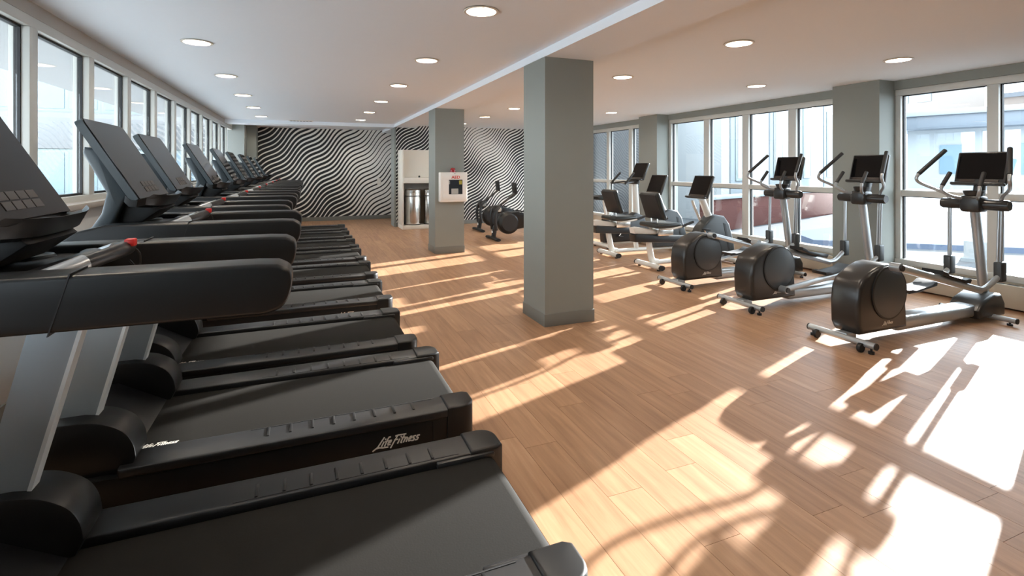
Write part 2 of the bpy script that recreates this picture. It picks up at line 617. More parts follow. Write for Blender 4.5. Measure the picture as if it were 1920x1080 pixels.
# left window wall ------------------------------------------------
SILL_L, HEAD_L = 1.197, 2.385
wl = struct(B('wall_left', 'white_wall', None, XL - 0.2, XL, YN, 14.0, 0, SILL_L - 0.03))
struct(B('wall_left_head', 'header', None, XL - 0.2, XL, YN, 14.0, HEAD_L + 0.07, 2.7))
struct(B('trim_1', 'ledge', None, XL - 0.02, XL + 0.115, YN, 13.9, SILL_L - 0.055, SILL_L - 0.01, bev=0.006))
py = YN
while py < 13.9:                      # panels under the ledge
    B('panel', 'white_wall', wl, XL, XL + 0.07, py + 0.006, min(py + 0.98, 13.9) - 0.006, 0.1, SILL_L - 0.055, bev=0.004)
    py += 0.98
struct(B('baseboard_left', 'grey_base', None, XL, XL + 0.078, YN, 13.9, 0, 0.1))
win = struct(empty('window_1', (XL, 0, 0)))
B('head_rail', 'frame', win, -0.11, 0.0, YN, 14.0, HEAD_L, HEAD_L + 0.07, bev=0.004)
B('sill_rail', 'frame', win, -0.11, 0.0, YN, 14.0, SILL_L - 0.03, SILL_L + 0.035, bev=0.004)
mulls = [4.315 + 0.98 * k for k in range(-7, 11)]
proto = B('mullion', 'frame', win, -0.11, 0.0, -0.055, 0.055, SILL_L + 0.035, HEAD_L, bev=0.004)
pane = B('pane', 'glass', win, -0.066, -0.058, -0.42, 0.42, SILL_L + 0.05, HEAD_L - 0.015)
gas = MB()
z0, z1 = SILL_L + 0.035, HEAD_L
for s in (-1, 1):
    gas.box(-0.08, -0.045, s * 0.4345 - 0.009, s * 0.4345 + 0.009, z0, z1)
gas.box(-0.08, -0.045, -0.42, 0.42, z1 - 0.016, z1).box(-0.08, -0.045, -0.42, 0.42, z0, z0 + 0.016)
gas = gas.build('gasket', M['gasket'], win)
for k, my in enumerate(mulls):
    if k == 0:
        proto.location.y = my
    else:
        share(proto, 'mullion', win, (0, my, 0))
    pc = my + 0.49
    if pc < 13.6:
        if k == 0:
            pane.location.y = gas.location.y = pc
        else:
            share(pane, 'pane', win, (0, pc, 0))
            share(gas, 'gasket', win, (0, pc, 0))

# right window wall -----------------------------------------------
SILL_R, HEAD_R, RAIL0, RAIL1 = 0.345, 2.345, 1.112, 1.187
wr = struct(B('wall_right', 'convector', None, XR, XR + 0.22, YN, YB, 0, SILL_R - 0.07))
struct(B('wall_right_head', 'grey_wall', None, XR - 0.02, XR + 0.22, YN, YB, HEAD_R + 0.075, 2.75))
struct(B('wall_right_solid', 'grey_wall', None, XR, XR + 0.22, YN, 2.5, SILL_R - 0.07, 2.42))
struct(B('baseboard_right', 'grey_base', None, XR - 0.012, XR + 0.02, YN, YB, 0, 0.09))
for y0, y1 in ((4.03, 4.62), (8.25, 8.84)):
    pr = struct(B('pier', 'grey_wall', None, 6.45, XR + 0.22, y0, y1, 0, CR + 0.01))
    B('baseboard', 'grey_base', pr, 6.442, XR, y0 - 0.008, y1 + 0.008, 0, 0.1, bev=0.003)

def right_window(name, y0, y1, mu, hw):
    wn = struct(empty(name, (XR, 0, 0)))
    B('head_rail', 'frame', wn, 0, 0.11, y0, y1, HEAD_R, HEAD_R + 0.075, bev=0.004)
    B('sill_rail', 'frame', wn, -0.015, 0.11, y0, y1, SILL_R - 0.07, SILL_R, bev=0.006)
    edges = [y0] + [m for m in mu] + [y1]
    for m_ in mu:
        B('mullion', 'frame', wn, 0, 0.11, m_ - hw, m_ + hw, SILL_R, HEAD_R, bev=0.004)
    B('jamb', 'frame', wn, 0, 0.11, y0, y0 + 0.06, SILL_R, HEAD_R, bev=0.004)
    B('jamb', 'frame', wn, 0, 0.11, y1 - 0.06, y1, SILL_R, HEAD_R, bev=0.004)
    for a, b in zip(edges[:-1], edges[1:]):
        a2 = a + (0.06 if a == y0 else hw)
        b2 = b - (0.06 if b == y1 else hw)
        B('transom', 'frame', wn, 0.012, 0.10, a2, b2, RAIL0, RAIL1, bev=0.003)
        for z0, z1 in ((SILL_R, RAIL0), (RAIL1, HEAD_R)):
            B('pane', 'glass', wn, 0.060, 0.068, a2 + 0.005, b2 - 0.005, z0 + 0.005, z1 - 0.005)
            g = MB()
            for s0, s1 in ((a2, a2 + 0.012), (b2 - 0.012, b2)):
                g.box(0.045, 0.08, s0, s1, z0, z1)
            g.box(0.045, 0.08, a2, b2, z1 - 0.01, z1)
            g.build('gasket', M['gasket'], wn)
    return wn
right_window('window_2', 2.50, 4.03, [3.07], 0.05)
right_window('window_3', 4.62, 8.25, [5.47, 6.345, 7.23], 0.065)
right_window('window_4', 8.84, 12.8, [9.57, 10.48, 11.4], 0.06)

# convector grilles under the right windows
def convector(y0, y1, lab):
    t = empty('convector', (XR, 0, 0))
    B('casing', 'convector', t, -0.095, -0.016, y0, y1, 0.02, SILL_R - 0.09, bev=0.006)
    n = int((y1 - y0) / 0.115)
    for k in range(n):
        yy = y0 + 0.05 + k * 0.115
        B('grille_slot', 'vent', t, -0.082, -0.028, yy, yy + 0.088, SILL_R - 0.096, SILL_R - 0.088)
    tag(t, lab, 'heater', 'convector heaters under the windows')
convector(2.55, 3.98, 'beige convector heater with top grille under the window beside the nearest elliptical')
convector(4.70, 8.18, 'long beige convector heater under the four-pane window')

# ceiling lights --------------------------------------------------
def downlight(x, y, z, lab, first=[None]):
    if first[0] is None:
        t = empty('downlight', (x, y, z))
        MB().lathe([(RL + 0.016, -0.004), (RL + 0.012, -0.008), (RL - 0.004, -0.008), (RL - 0.008, -0.002), (RL - 0.008, 0.0), (RL + 0.016, 0.0)], (0, 0, 0), seg=32).build('trim_ring', M['trim_ring'], t)
        MB().lathe([(RL - 0.006, 0.0), (RL - 0.02, 0.05), (RL - 0.045, 0.08), (0, 0.083)], (0, 0, 0), seg=32).build('reflector', M['reflector'], t)
        for s in (-1, 1):
            MB().lathe([(0, 0.030), (0.024, 0.033), (0.034, 0.045), (0.030, 0.07), (0, 0.08)], (s * 0.042, 0, 0), seg=16).build('lamp', M['lamp'], t)
        first[0] = t
    else:
        t = copy_tree(first[0])
        t.location = (x, y, z)
    tag(t, lab, 'light', 'recessed downlights in the ceiling')
ORD = ['first', 'second', 'third', 'fourth', 'fifth', 'sixth', 'seventh', 'eighth', 'ninth']
ALCOVE = [p for p in LIGHTS_L if p[1] > 13]
LIGHTS_L = [p for p in LIGHTS_L if p[1] < 13]
for p in ALCOVE:
    downlight(p[0], p[1], CL, 'recessed downlight behind the far cross beam, over the %s of the wide-striped wall' % ('window end' if p[0] < 0 else 'middle'))
vis = [p for p in LIGHTS_L if p[0] < 0 and p[1] > 4]
for k, p in enumerate(vis):
    downlight(p[0], p[1], CL, 'recessed twin-lamp downlight over the treadmill consoles, %s from the near end' % ORD[k])
for k, p in enumerate([q for q in LIGHTS_L if q[0] > 0 and q[1] > 3]):
    downlight(p[0], p[1], CL, 'recessed downlight along the near side of the ceiling beam, %s in its row' % ORD[k])
for k, p in enumerate([q for q in LIGHTS_R if q[0] < 4 and q[1] > 3]):
    downlight(p[0], p[1], CR, 'recessed downlight between the ceiling beam and the ellipticals, %s in its row' % ORD[k])
for k, p in enumerate([q for q in LIGHTS_R if q[0] > 4 and q[1] > 3]):
    downlight(p[0], p[1], CR, 'recessed downlight beside the floor-to-ceiling windows, %s in its row' % ORD[k])
for p in [q for q in LIGHTS_L if q[1] < 3 or (q[0] < 0 and q[1] < 4)]:
    downlight(p[0], p[1], CL, 'recessed downlight in the ceiling behind the viewer', )
for p in [q for q in LIGHTS_R if q[1] < 3]:
    downlight(p[0], p[1], CR, 'recessed downlight in the ceiling behind the viewer')
av = empty('air_vent', (-0.12, 12.6, CL))
B('frame', 'trim_ring', av, -0.26, 0.26, -0.07, 0.07, -0.012, 0.0, bev=0.003)
for k in range(7):
    B('slat', 'vent', av, -0.23 + k * 0.068, -0.18 + k * 0.068, -0.05, 0.05, -0.016, -0.01)
tag(av, 'small slotted air vent in the ceiling near the striped wall', 'vent')

# ================================================================== TREADMILLS
LOGO_SIDE = logo_mesh(0.042)
LOGO_BELT = logo_mesh(0.030)

def arc(cx, cz, r, a0, a1, n):
    return [(cx + r * math.cos(math.radians(a0 + (a1 - a0) * k / n)), cz + r * math.sin(math.radians(a0 + (a1 - a0) * k / n))) for k in range(n + 1)]

def make_treadmill():
    t = empty('treadmill')
    # running deck
    B('deck_frame', 'black_matte', t, -2.0, -0.06, -0.40, 0.40, 0.07, 0.165, bev=0.01)
    prof = [(-1.55, 0.150), (-1.55, 0.208)] + [(-0.085, 0.208)] + arc(-0.085, 0.158, 0.05, 85, -85, 8)
    belt = MB().prism(prof, -0.292, 0.292, bev=0.004).build('running_belt', M['belt'], t)
    lo = D.objects.new('logo', LOGO_BELT)
    lo.location = (-1.60 + 0.10, -0.265, 0.2092)
    lo.rotation_euler = (-math.pi / 2, 0, 0)
    link(lo, belt)
    for s in (-1, 1):
        sr = MB()
        y0, y1 = sorted((s * 0.305, s * 0.468))
        sr.prism([(-1.52, 0.19), (-1.52, 0.232), (-0.13, 0.232), (-0.13, 0.19)], y0, y1, bev=0.012, seg=3)
        rail = sr.build('side_rail', M['black'], t)
        for k in range(8):
            xx = -0.98 + k * 0.095
            B('grip_notch', 'satin', rail, xx, xx + 0.012, min(s * 0.325, s * 0.405), max(s * 0.325, s * 0.405), 0.228, 0.2365, bev=0.002)
        B('groove', 'black_matte', rail, -1.05, -0.2, min(s * 0.318, s * 0.322), max(s * 0.318, s * 0.322), 0.228, 0.2335)
        y0, y1 = sorted((s * 0.418, s * 0.462))
        sp = MB().prism([(-1.95, 0.065), (-1.95, 0.2), (-0.12, 0.2), (-0.12, 0.065)], y0, y1, bev=0.006).build('side_panel', M['satin'], t)
        if s < 0:
            lo = D.objects.new('logo', LOGO_SIDE)
            lo.location = (-0.50, -0.4628, 0.108)
            link(lo, sp)
            B('seam', 'black_matte', sp, -0.223, -0.220, -0.4635, -0.45, 0.075, 0.185, mtx=Matrix.Shear('XY', 4, (0, 0)) if False else None)
        # rounded end cap at the rear corner
        cap = MB()
        c = [(-0.14, 0.0), (-0.14, 0.19)]
        r = 0.075
        pts = [(-0.15, s * 0.30), (-0.15, s * 0.47)]
        for k in range(9):
            a = math.radians(90 - 90 * k / 8)
            pts.append((0.0 - r + r * math.cos(a), s * (0.47 - r + r * math.sin(a))))
        pts += [(0.0, s * 0.32), (-0.03, s * 0.30)]
        b = bmesh.new()
        lo_ = [b.verts.new((p[0], p[1], 0.062)) for p in pts]
        hi_ = [b.verts.new((p[0], p[1], 0.242)) for p in pts]
        b.faces.new(lo_)
        b.faces.new(hi_)
        for k in range(len(pts)):
            j = (k + 1) % len(pts)
            b.faces.new((lo_[k], lo_[j], hi_[j], hi_[k]))
        bmesh.ops.recalc_face_normals(b, faces=b.faces)
        ed = [e for e in b.edges if abs(e.verts[0].co.z - e.verts[1].co.z) < 1e-6]
        bmesh.ops.bevel(b, geom=ed, offset=0.014, segments=3, profile=0.5, affect='EDGES')
        cap._merge(b)
        cap.build('end_cap', M['satin'], t)
        B('belt_guard', 'black', t, -0.30, -0.045, min(s * 0.288, s * 0.312), max(s * 0.288, s * 0.312), 0.2, 0.226, bev=0.008)
        # rear and front feet
        MB().lathe([(0, 0), (0.03, 0), (0.03, 0.02), (0.012, 0.025), (0.012, 0.09), (0, 0.09)], (-0.32, s * 0.36, 0), seg=14).build('foot', M['black_matte'], t)
        MB().lathe([(0, 0), (0.03, 0), (0.03, 0.02), (0.012, 0.025), (0.012, 0.09), (0, 0.09)], (-1.8, s * 0.36, 0), seg=14).build('foot', M['black_matte'], t)
        # slanted upright with bright edges
        up = MB().prism([(-1.775, 0.30), (-1.655, 0.30), (-1.445, 1.10), (-1.585, 1.10)], *sorted((s * 0.305, s * 0.352)), bev=0.004).build('upright', M['upright'], t)
        MB().prism([(-1.657, 0.30), (-1.645, 0.30), (-1.435, 1.10), (-1.447, 1.10)], *sorted((s * 0.302, s * 0.355))).build('edge_strip', M['edge'], up)
        # curved cover at the upright's base
        pr = [(-1.90, 0.2), (-1.90, 0.36), (-1.80, 0.43)] + [(p.x, p.z) for p in catmull([Vector((-1.66, 0, 0.430)), Vector((-1.58, 0, 0.412)), Vector((-1.51, 0, 0.368)), Vector((-1.475, 0, 0.31)), Vector((-1.465, 0, 0.25))], 4)] + [(-1.49, 0.2)]
        MB().prism(pr, *sorted((s * 0.26, s * 0.43)), bev=0.008, seg=2).build('upright_cover', M['satin'], t)
        # hand rail arm
        ap = [(-1.80, 1.085), (-1.80, 1.12), (-1.70, 1.185), (-1.60, 1.21), (-0.92, 1.206)] + [(p.x, p.z) for p in catmull([Vector((-0.87, 0, 1.203)), Vector((-0.842, 0, 1.186)), Vector((-0.835, 0, 1.155)), Vector((-0.843, 0, 1.115)), Vector((-0.865, 0, 1.087)), Vector((-0.905, 0, 1.076))], 4)]
        arm = MB().prism(ap, *sorted((s * 0.225, s * 0.335)), bev=0.010, seg=3).build('arm', M['satin'], t)
        MB().prism([(-1.337, 1.074), (-1.334, 1.074), (-1.294, 1.213), (-1.297, 1.213)], *sorted((s * 0.234, s * 0.3362))).build('seam', M['black_matte'], arm)
    # motor hood
    hp = [(-2.06, 0.06), (-2.06, 0.18), (-2.02, 0.27), (-1.90, 0.33), (-1.72, 0.33), (-1.58, 0.25), (-1.50, 0.205), (-1.50, 0.16), (-1.9, 0.06)]
    MB().prism(hp, -0.41, 0.41, bev=0.03, seg=3).build('motor_hood', M['black'], t)
    # dashboard between the arms
    dash = MB().prism([(-1.80, 1.09), (-1.78, 1.15), (-1.66, 1.185), (-1.46, 1.185), (-1.42, 1.16), (-1.43, 1.11), (-1.50, 1.09)], -0.24, 0.24, bev=0.01).build('dashboard', M['satin'], t)
    for s in (-1, 1):
        MB().lathe([(0.030, 1.160), (0.040, 1.162), (0.044, 1.187), (0.052, 1.193), (0.058, 1.187), (0.058, 1.16)], (-1.56, s * 0.165, 0), seg=24).build('cup_holder', M['cgrey'], dash)
        MB().lathe([(0, 1.1865), (0.042, 1.1865), (0.042, 1.188), (0, 1.188)], (-1.56, s * 0.165, 0), seg=24).build('cup_hole', M['gasket'], dash)
    # cross handle with sensor plates and red stop clip
    cp = [(-1.44, -0.24, 1.16), (-1.37, -0.17, 1.19), (-1.30, -0.07, 1.215), (-1.285, 0, 1.22), (-1.30, 0.07, 1.215), (-1.37, 0.17, 1.19), (-1.44, 0.24, 1.16)]
    cb = MB().tube(cp, 0.021, 12, smooth=4).build('cross_handle', M['black'], t)
    for s in (-1, 1):
        q = [(-1.395, s * 0.195, 1.1805), (-1.37, s * 0.17, 1.19), (-1.338, s * 0.125, 1.203)]
        MB().tube(q, 0.0235, 12).build('sensor_plate', M['silver'], cb)
    MB().box(-0.012, 0.014, -0.014, 0.014, -0.010, 0.012, bev=0.004).build('stop_clip', M['red'], cb, (-1.272, 0, 1.236))
    MB().tube([(-1.285, 0.02, 1.232), (-1.26, 0.04, 1.20), (-1.27, 0.07, 1.15), (-1.30, 0.1, 1.17)], 0.003, 6, smooth=4).build('clip_cord', M['black_matte'], cb)
    # curved sensor arch behind the dash
    MB().tube([(-1.44, -0.235, 1.18), (-1.39, -0.10, 1.195), (-1.38, 0.0, 1.198), (-1.39, 0.10, 1.195), (-1.44, 0.235, 1.18)], 0.016, 10, ry=0.03, smooth=4).build('arch_trim', M['black'], t)
    # neck and console
    npf = [(-1.80, 1.13), (-1.625, 1.18), (-1.60, 1.27), (-1.55, 1.30), (-1.60, 1.38), (-1.70, 1.50), (-1.74, 1.53), (-1.70, 1.42), (-1.655, 1.34), (-1.675, 1.26), (-1.72, 1.18)]
    MB().prism([(-1.80, 1.14), (-1.62, 1.18), (-1.585, 1.27), (-1.555, 1.33), (-1.665, 1.54), (-1.715, 1.545), (-1.722, 1.52), (-1.635, 1.34), (-1.655, 1.25), (-1.69, 1.19)], -0.20, 0.20, bev=0.015, seg=3).build('console_neck', M['cgrey'], t)
    # console body, tilted: local frame u along width (y), v up the slope
    top, bot = Vector((-1.708, 0, 1.668)), Vector((-1.50, 0, 1.315))
    v = (top - bot)
    L = v.length
    v.normalize()
    nrm = Vector((v.z, 0, -v.x))            # faces the runner (+x, up)
    R = Matrix(((nrm.x, 0, v.x, bot.x), (nrm.y, 1, v.y, 0), (nrm.z, 0, v.z, bot.z), (0, 0, 0, 1)))
    W = 0.262
    def slab(x0, x1, hw0, hw1, z0, z1, rr):
        """rounded panel: half width hw0 at the bottom, hw1 at the top"""
        m = MB()
        b = bmesh.new()
        pts = [(-hw0, z0), (hw0, z0)]
        for k in range(6):
            a = math.radians(90 * k / 5)
            pts.append((hw1 - rr + rr * math.cos(a), z1 - rr + rr * math.sin(a)))
        for k in range(6):
            a = math.radians(90 + 90 * k / 5)
            pts.append((-hw1 + rr + rr * math.cos(a), z1 - rr + rr * math.sin(a)))
        lo = [b.verts.new((x0, p[0], p[1])) for p in pts]
        hi = [b.verts.new((x1, p[0], p[1])) for p in pts]
        b.faces.new(lo)
        b.faces.new(hi)
        for k in range(len(pts)):
            j = (k + 1) % len(pts)
            b.faces.new((lo[k], lo[j], hi[j], hi[k]))
        bmesh.ops.recalc_face_normals(b, faces=b.faces)
        return m._merge(b, R)
    con = slab(-0.03, 0.0, 0.262, 0.262, 0.0, L, 0.03).build('console', M['cgrey'], t)
    slab(-0.004, 0.004, 0.252, 0.254, 0.0, L - 0.006, 0.026).build('screen', M['screen'], con)
    # tray that flows out of the screen towards the runner, with a rounded front lip
    m = MB()
    b = bmesh.new()
    rows = []
    sec = [(-1.505, 1.320, 0.256), (-1.485, 1.300, 0.268), (-1.455, 1.297, 0.275), (-1.425, 1.306, 0.262), (-1.405, 1.322, 0.235)]
    N = 16
    for (sx, sz, hw) in sec:
        rows.append([(sx - 0.045 * (abs(2 * k / N - 1) ** 3), hw * (2 * k / N - 1), sz + 0.012 * (abs(2 * k / N - 1) ** 3)) for k in range(N + 1)])
    top_r = [[b.verts.new(p) for p in r_] for r_ in rows]
    bot_r = [[b.verts.new((p[0] - 0.006, p[1] * 0.97, p[2] - (0.03 if q < 4 else 0.014))) for p in r_] for q, r_ in enumerate(rows)]
    for g, inv in ((top_r, False), (bot_r, True)):
        for r0, r1 in zip(g[:-1], g[1:]):
            for k in range(N):
                b.faces.new((r0[k], r0[k + 1], r1[k + 1], r1[k]))
    for r0, r1 in ((top_r[0], bot_r[0]), (top_r[-1], bot_r[-1])):
        for k in range(N):
            b.faces.new((r0[k], r0[k + 1], r1[k + 1], r1[k]))
    for k in (0, N):
        for q in range(4):
            b.faces.new((top_r[q][k], top_r[q + 1][k], bot_r[q + 1][k], bot_r[q][k]))
    bmesh.ops.recalc_face_normals(b, faces=b.faces)
    m._merge(b)
    tray = m.build('tray', M['satin'], t)
    MB().box(-1.487, -1.43, 0.05, 0.16, 1.299, 1.3065, bev=0.002).build('phone_rest', M['keydim'], tray)
    for r_ in range(2):
        for c_ in range(4):
            MB().box(0.004, 0.0055, -0.085 + c_ * 0.052, -0.085 + c_ * 0.052 + 0.046, 0.028 + r_ * 0.03, 0.053 + r_ * 0.03, mtx=R).build('key', M['key'], con)
    # block with speed switches under the console
    MB().prism([(-1.60, 1.20), (-1.62, 1.31), (-1.47, 1.29), (-1.44, 1.26), (-1.52, 1.20)], -0.15, 0.15, bev=0.012).build('control_block', M['black_matte'], t)
    for s in (-1, 1):
        MB().lathe([(0, 0), (0.012, 0), (0.012, 0.006), (0, 0.008)], (-1.462, s * 0.09, 1.275), axis='x', seg=12).build('switch_knob', M['key'], t)
    return t

TM = [(0.80, 1.77), (0.81, 2.96), (0.735, 4.03), (0.755, 5.27), (0.77, 6.46), (0.765, 7.62), (0.775, 8.78), (0.77, 9.98), (0.77, 11.2)]
tm = make_treadmill()
for k, (x, y) in enumerate(TM):
    o = tm if k == 0 else copy_tree(tm)
    o.location = (x, y, 0)
    if k == 0:
        lab = 'black treadmill at the near end of the row, its deck cut by the frame'
    elif k == len(TM) - 1:
        lab = 'black treadmill at the far end of the row, nearest the wide-striped wall'
    else:
        lab = 'black treadmill with silver uprights, %s from the near end of the window row' % ORD[k]
    tag(o, lab, 'treadmill', 'treadmills in a row along the window wall')

# ================================================================== ELLIPTICALS
LOGO_E = logo_mesh(0.026)

def make_elliptical(high_near):
    t = empty('elliptical_trainer')
    st = MB().tube([(0, -0.28, 0.066), (0, 0.28, 0.066)], 0.026, 14).build('rear_stabilizer', M['silver'], t)
    for s in (-1, 1):
        MB().tube([(0, s * 0.278, 0.066), (0, s * 0.288, 0.066)], 0.027, 14).build('end_cap', M['grip'], st)
        MB().lathe([(0, -0.014), (0.034, -0.014), (0.036, -0.008), (0.036, 0.008), (0.034, 0.014), (0, 0.014)], (-0.035, s * 0.185, 0.036), axis='y', seg=18).build('wheel', M['black_matte'], t)
        B('wheel_bracket', 'silver', t, -0.04, 0.0, s * 0.185 + 0.016, s * 0.185 + 0.024, 0.03, 0.07)
        MB().lathe([(0, 0), (0.022, 0), (0.022, 0.02), (0.008, 0.022), (0.008, 0.05), (0, 0.05)], (0.0, s * 0.245, 0), seg=12).build('foot', M['black_matte'], t)
    hp = [(0.075, 0.095), (0.04, 0.16), (0.03, 0.34), (0.05, 0.47), (0.09, 0.535), (0.20, 0.60), (0.33, 0.645), (0.42, 0.655), (0.50, 0.635), (0.575, 0.575), (0.615, 0.48), (0.65, 0.30), (0.665, 0.095)]
    MB().prism(hp, -0.125, 0.125, bev=0.035, seg=4).build('drive_housing', M['housing'], t)
    B('base_foot', 'silver', t, 0.0, 0.12, -0.05, 0.05, 0.05, 0.10, bev=0.008)
    for s in (-1, 1):
        q = MB().lathe([(0.218, 0.0), (0.218, 0.012), (0.205, 0.016), (0, 0.018)], (0, 0, 0), axis='y', seg=40)
        dz = q.build('crank_disc', M['shroud'], t, (0.41, s * 0.121, 0.415))
        if s < 0:
            dz.rotation_euler = (0, 0, math.pi)
        MB().lathe([(0.208, -0.003), (0.222, -0.003), (0.222, 0.0135), (0.208, 0.0155)], (0, 0, 0), axis='y', seg=40).build('disc_groove', M['gasket'], dz)
    lo = D.objects.new('logo', LOGO_E)
    lo.location = (0.33, -0.1262, 0.155)
    link(lo, t)
    # foot rails, pedals, lower links
    for s in (-1, 1):
        hi = (s < 0) == high_near
        zc = 0.635 if hi else 0.20
        yy = s * 0.185
        p0 = Vector((0.42, yy, zc))
        p1 = Vector((1.60, yy, 0.34))
        fr = MB().tube([p0, p1], 0.032, 12, ry=0.022).build('foot_rail', M['silver'], t)
        MB().tube([p0 + Vector((0.0, -s * 0.05, 0)), p0 + Vector((0.0, s * 0.03, 0))], 0.036, 16).build('crank_bush', M['silver'], fr)
        MB().tube([p0 + Vector((0.0, s * 0.028, 0)), p0 + Vector((0.0, s * 0.044, 0))], 0.026, 16).build('bush_cap', M['grip'], fr)
        d = (p1 - p0).normalized()
        a, b_ = p0 + d * 0.58, p0 + d * 1.0
        ang = math.atan2(d.z, d.x)
        mt = Matrix.Translation((a + b_) / 2 + Vector((0, -s * 0.05, 0.04))) @ Matrix.Rotation(-ang, 4, 'Y')
        pd = MB().prism([(-0.21, 0.0), (-0.22, 0.035), (-0.16, 0.03), (-0.12, 0.014), (0.12, 0.010), (0.19, 0.035), (0.215, 0.03), (0.2, -0.01), (-0.1, -0.012)], -0.085, 0.085, bev=0.006, mtx=mt).build('pedal', M['black_matte'], t)
        MB().tube([p1 - d * 0.02, p1 + Vector((0.10, 0, 0.02)), Vector((1.87, s * 0.2, 0.455))], 0.024, 12, smooth=4).build('link_arm', M['silver'], t)
        MB().box(1.835, 1.925, s * 0.2 - 0.034, s * 0.2 + 0.034, 0.40, 0.585, bev=0.016, seg=3).build('pivot_joint', M['shroud'], t)
        lh = MB().tube([(1.885, s * 0.2, 0.57), (1.90, s * 0.205, 1.1)], 0.017, 12).build('swing_tube', M['silver'], t)
        MB().tube([(1.855, s * 0.19, 0.57), (1.885, s * 0.19, 1.1)], 0.010, 10).build('swing_brace', M['silver'], lh)
        # horizontal pivot cover
        MB().tube([(1.89, s * 0.07, 1.105), (1.89, s * 0.085, 1.105), (1.89, s * 0.255, 1.105), (1.89, s * 0.27, 1.105)], [0.04, 0.052, 0.052, 0.043], 18).build('pivot_cover', M['housing'], t)
        mh = MB().tube([(1.89, s * 0.20, 1.13), (1.88, s * 0.22, 1.19), (1.80, s * 0.30, 1.25), (1.69, s * 0.355, 1.305), (1.652, s * 0.368, 1.345), (1.672, s * 0.36, 1.395)], 0.0155, 12, smooth=5).build('moving_handle', M['silver'], t)
        MB().tube([(1.672, s * 0.36, 1.395), (1.92, s * 0.255, 1.635)], 0.0205, 14).build('grip', M['grip'], mh)
        fh = MB().tube([(1.82, s * 0.06, 1.16), (1.72, s * 0.11, 1.185), (1.655, s * 0.15, 1.235), (1.665, s * 0.148, 1.285)], 0.0145, 12, smooth=5).build('fixed_handle', M['silver'], t)
        MB().tube([(1.665, s * 0.148, 1.285), (1.765, s * 0.135, 1.41)], 0.019, 14).build('grip', M['grip'], fh)
    MB().box(1.80, 1.96, -0.085, 0.085, 1.03, 1.19, bev=0.03, seg=3).build('center_hub', M['housing'], t)
    MB().lathe([(0, 1.16), (0.05, 1.16), (0.072, 1.20), (0.085, 1.235), (0.078, 1.238), (0.062, 1.2), (0, 1.19)], (1.88, 0, 0), seg=24).build('cup_holder', M['housing'], t)
    MB().tube([(1.95, 0, 1.15), (2.0, 0, 1.33)], 0.045, 14, ry=0.06).build('console_neck', M['shroud'], t)
    MB().tube([(2.06, 0, 0.18), (1.90, 0, 1.06)], 0.036, 14, ry=0.055).build('mast', M['silver'], t)
    B('base_rail', 'silver', t, 0.6, 1.85, -0.085, 0.085, 0.05, 0.165, bev=0.035, seg=3)
    MB().prism([(1.72, 0.04), (1.70, 0.12), (1.78, 0.20), (1.95, 0.255), (2.08, 0.25), (2.14, 0.16), (2.14, 0.04)], -0.13, 0.13, bev=0.03, seg=3).build('front_cover', M['housing'], t)
    fs = MB().tube([(1.93, -0.30, 0.05), (1.93, 0.30, 0.05)], 0.024, 14).build('front_stabilizer', M['silver'], t)
    for s in (-1, 1):
        MB().tube([(1.93, s * 0.298, 0.05), (1.93, s * 0.308, 0.05)], 0.025, 14).build('end_cap', M['grip'], fs)
        MB().lathe([(0, 0), (0.022, 0), (0.022, 0.016), (0.008, 0.018), (0.008, 0.04), (0, 0.04)], (1.93, s * 0.25, 0), seg=12).build('foot', M['black_matte'], t)
    console_screen(t, Vector((1.955, 0, 1.30)), Vector((2.045, 0, 1.615)), 0.205)
    return t

def console_screen(t, bot, top, hw, mat_body='housing', slope=0.0):
    v = (top - bot)
    L = v.length
    v.normalize()
    nrm = Vector((-v.z, 0, v.x))                # faces the rider (-x)
    R = Matrix(((nrm.x, 0, v.x, bot.x), (nrm.y, -1, v.y, 0), (nrm.z, 0, v.z, bot.z), (0, 0, 0, 1)))
    con = MB().box(-0.045, 0.0, -hw, hw, 0.0, L, bev=0.014, seg=3, mtx=R).build('console', M[mat_body], t)
    MB().box(-0.002, 0.0025, -hw + 0.02, hw - 0.02, 0.05, L - 0.015, mtx=R).build('screen', M['screen'], con)
    MB().box(0.0, 0.05, -hw - 0.008, hw + 0.008, -0.022, 0.008, bev=0.01, seg=3, mtx=R).build('tray', M[mat_body], con)
    MB().box(0.002, 0.012, -hw + 0.05, hw - 0.05, 0.015, 0.042, bev=0.003, mtx=R).build('key_strip', M['keydim'], con)
    return con

EL = [((4.09, 2.86, 0), 0.0, True, 'black and silver elliptical trainer closest to the viewer, beside the window nearest the frame edge'),
      ((4.15, 3.97, 0), 0.0, False, 'middle of the three ellipticals, in front of the window pier'),
      ((4.16, 4.98, 0), 2.0, True, 'elliptical trainer next to the recumbent bikes, farthest of the three')]
pa, pb = make_elliptical(True), make_elliptical(False)
for k, (loc, rz, hi, lab) in enumerate(EL):
    o = pa if k == 0 else pb if k == 1 else copy_tree(pa)
    o.location = loc
    o.rotation_euler = (0, 0, math.radians(rz))
    tag(o, lab, 'elliptical', 'ellipticals facing the windows')

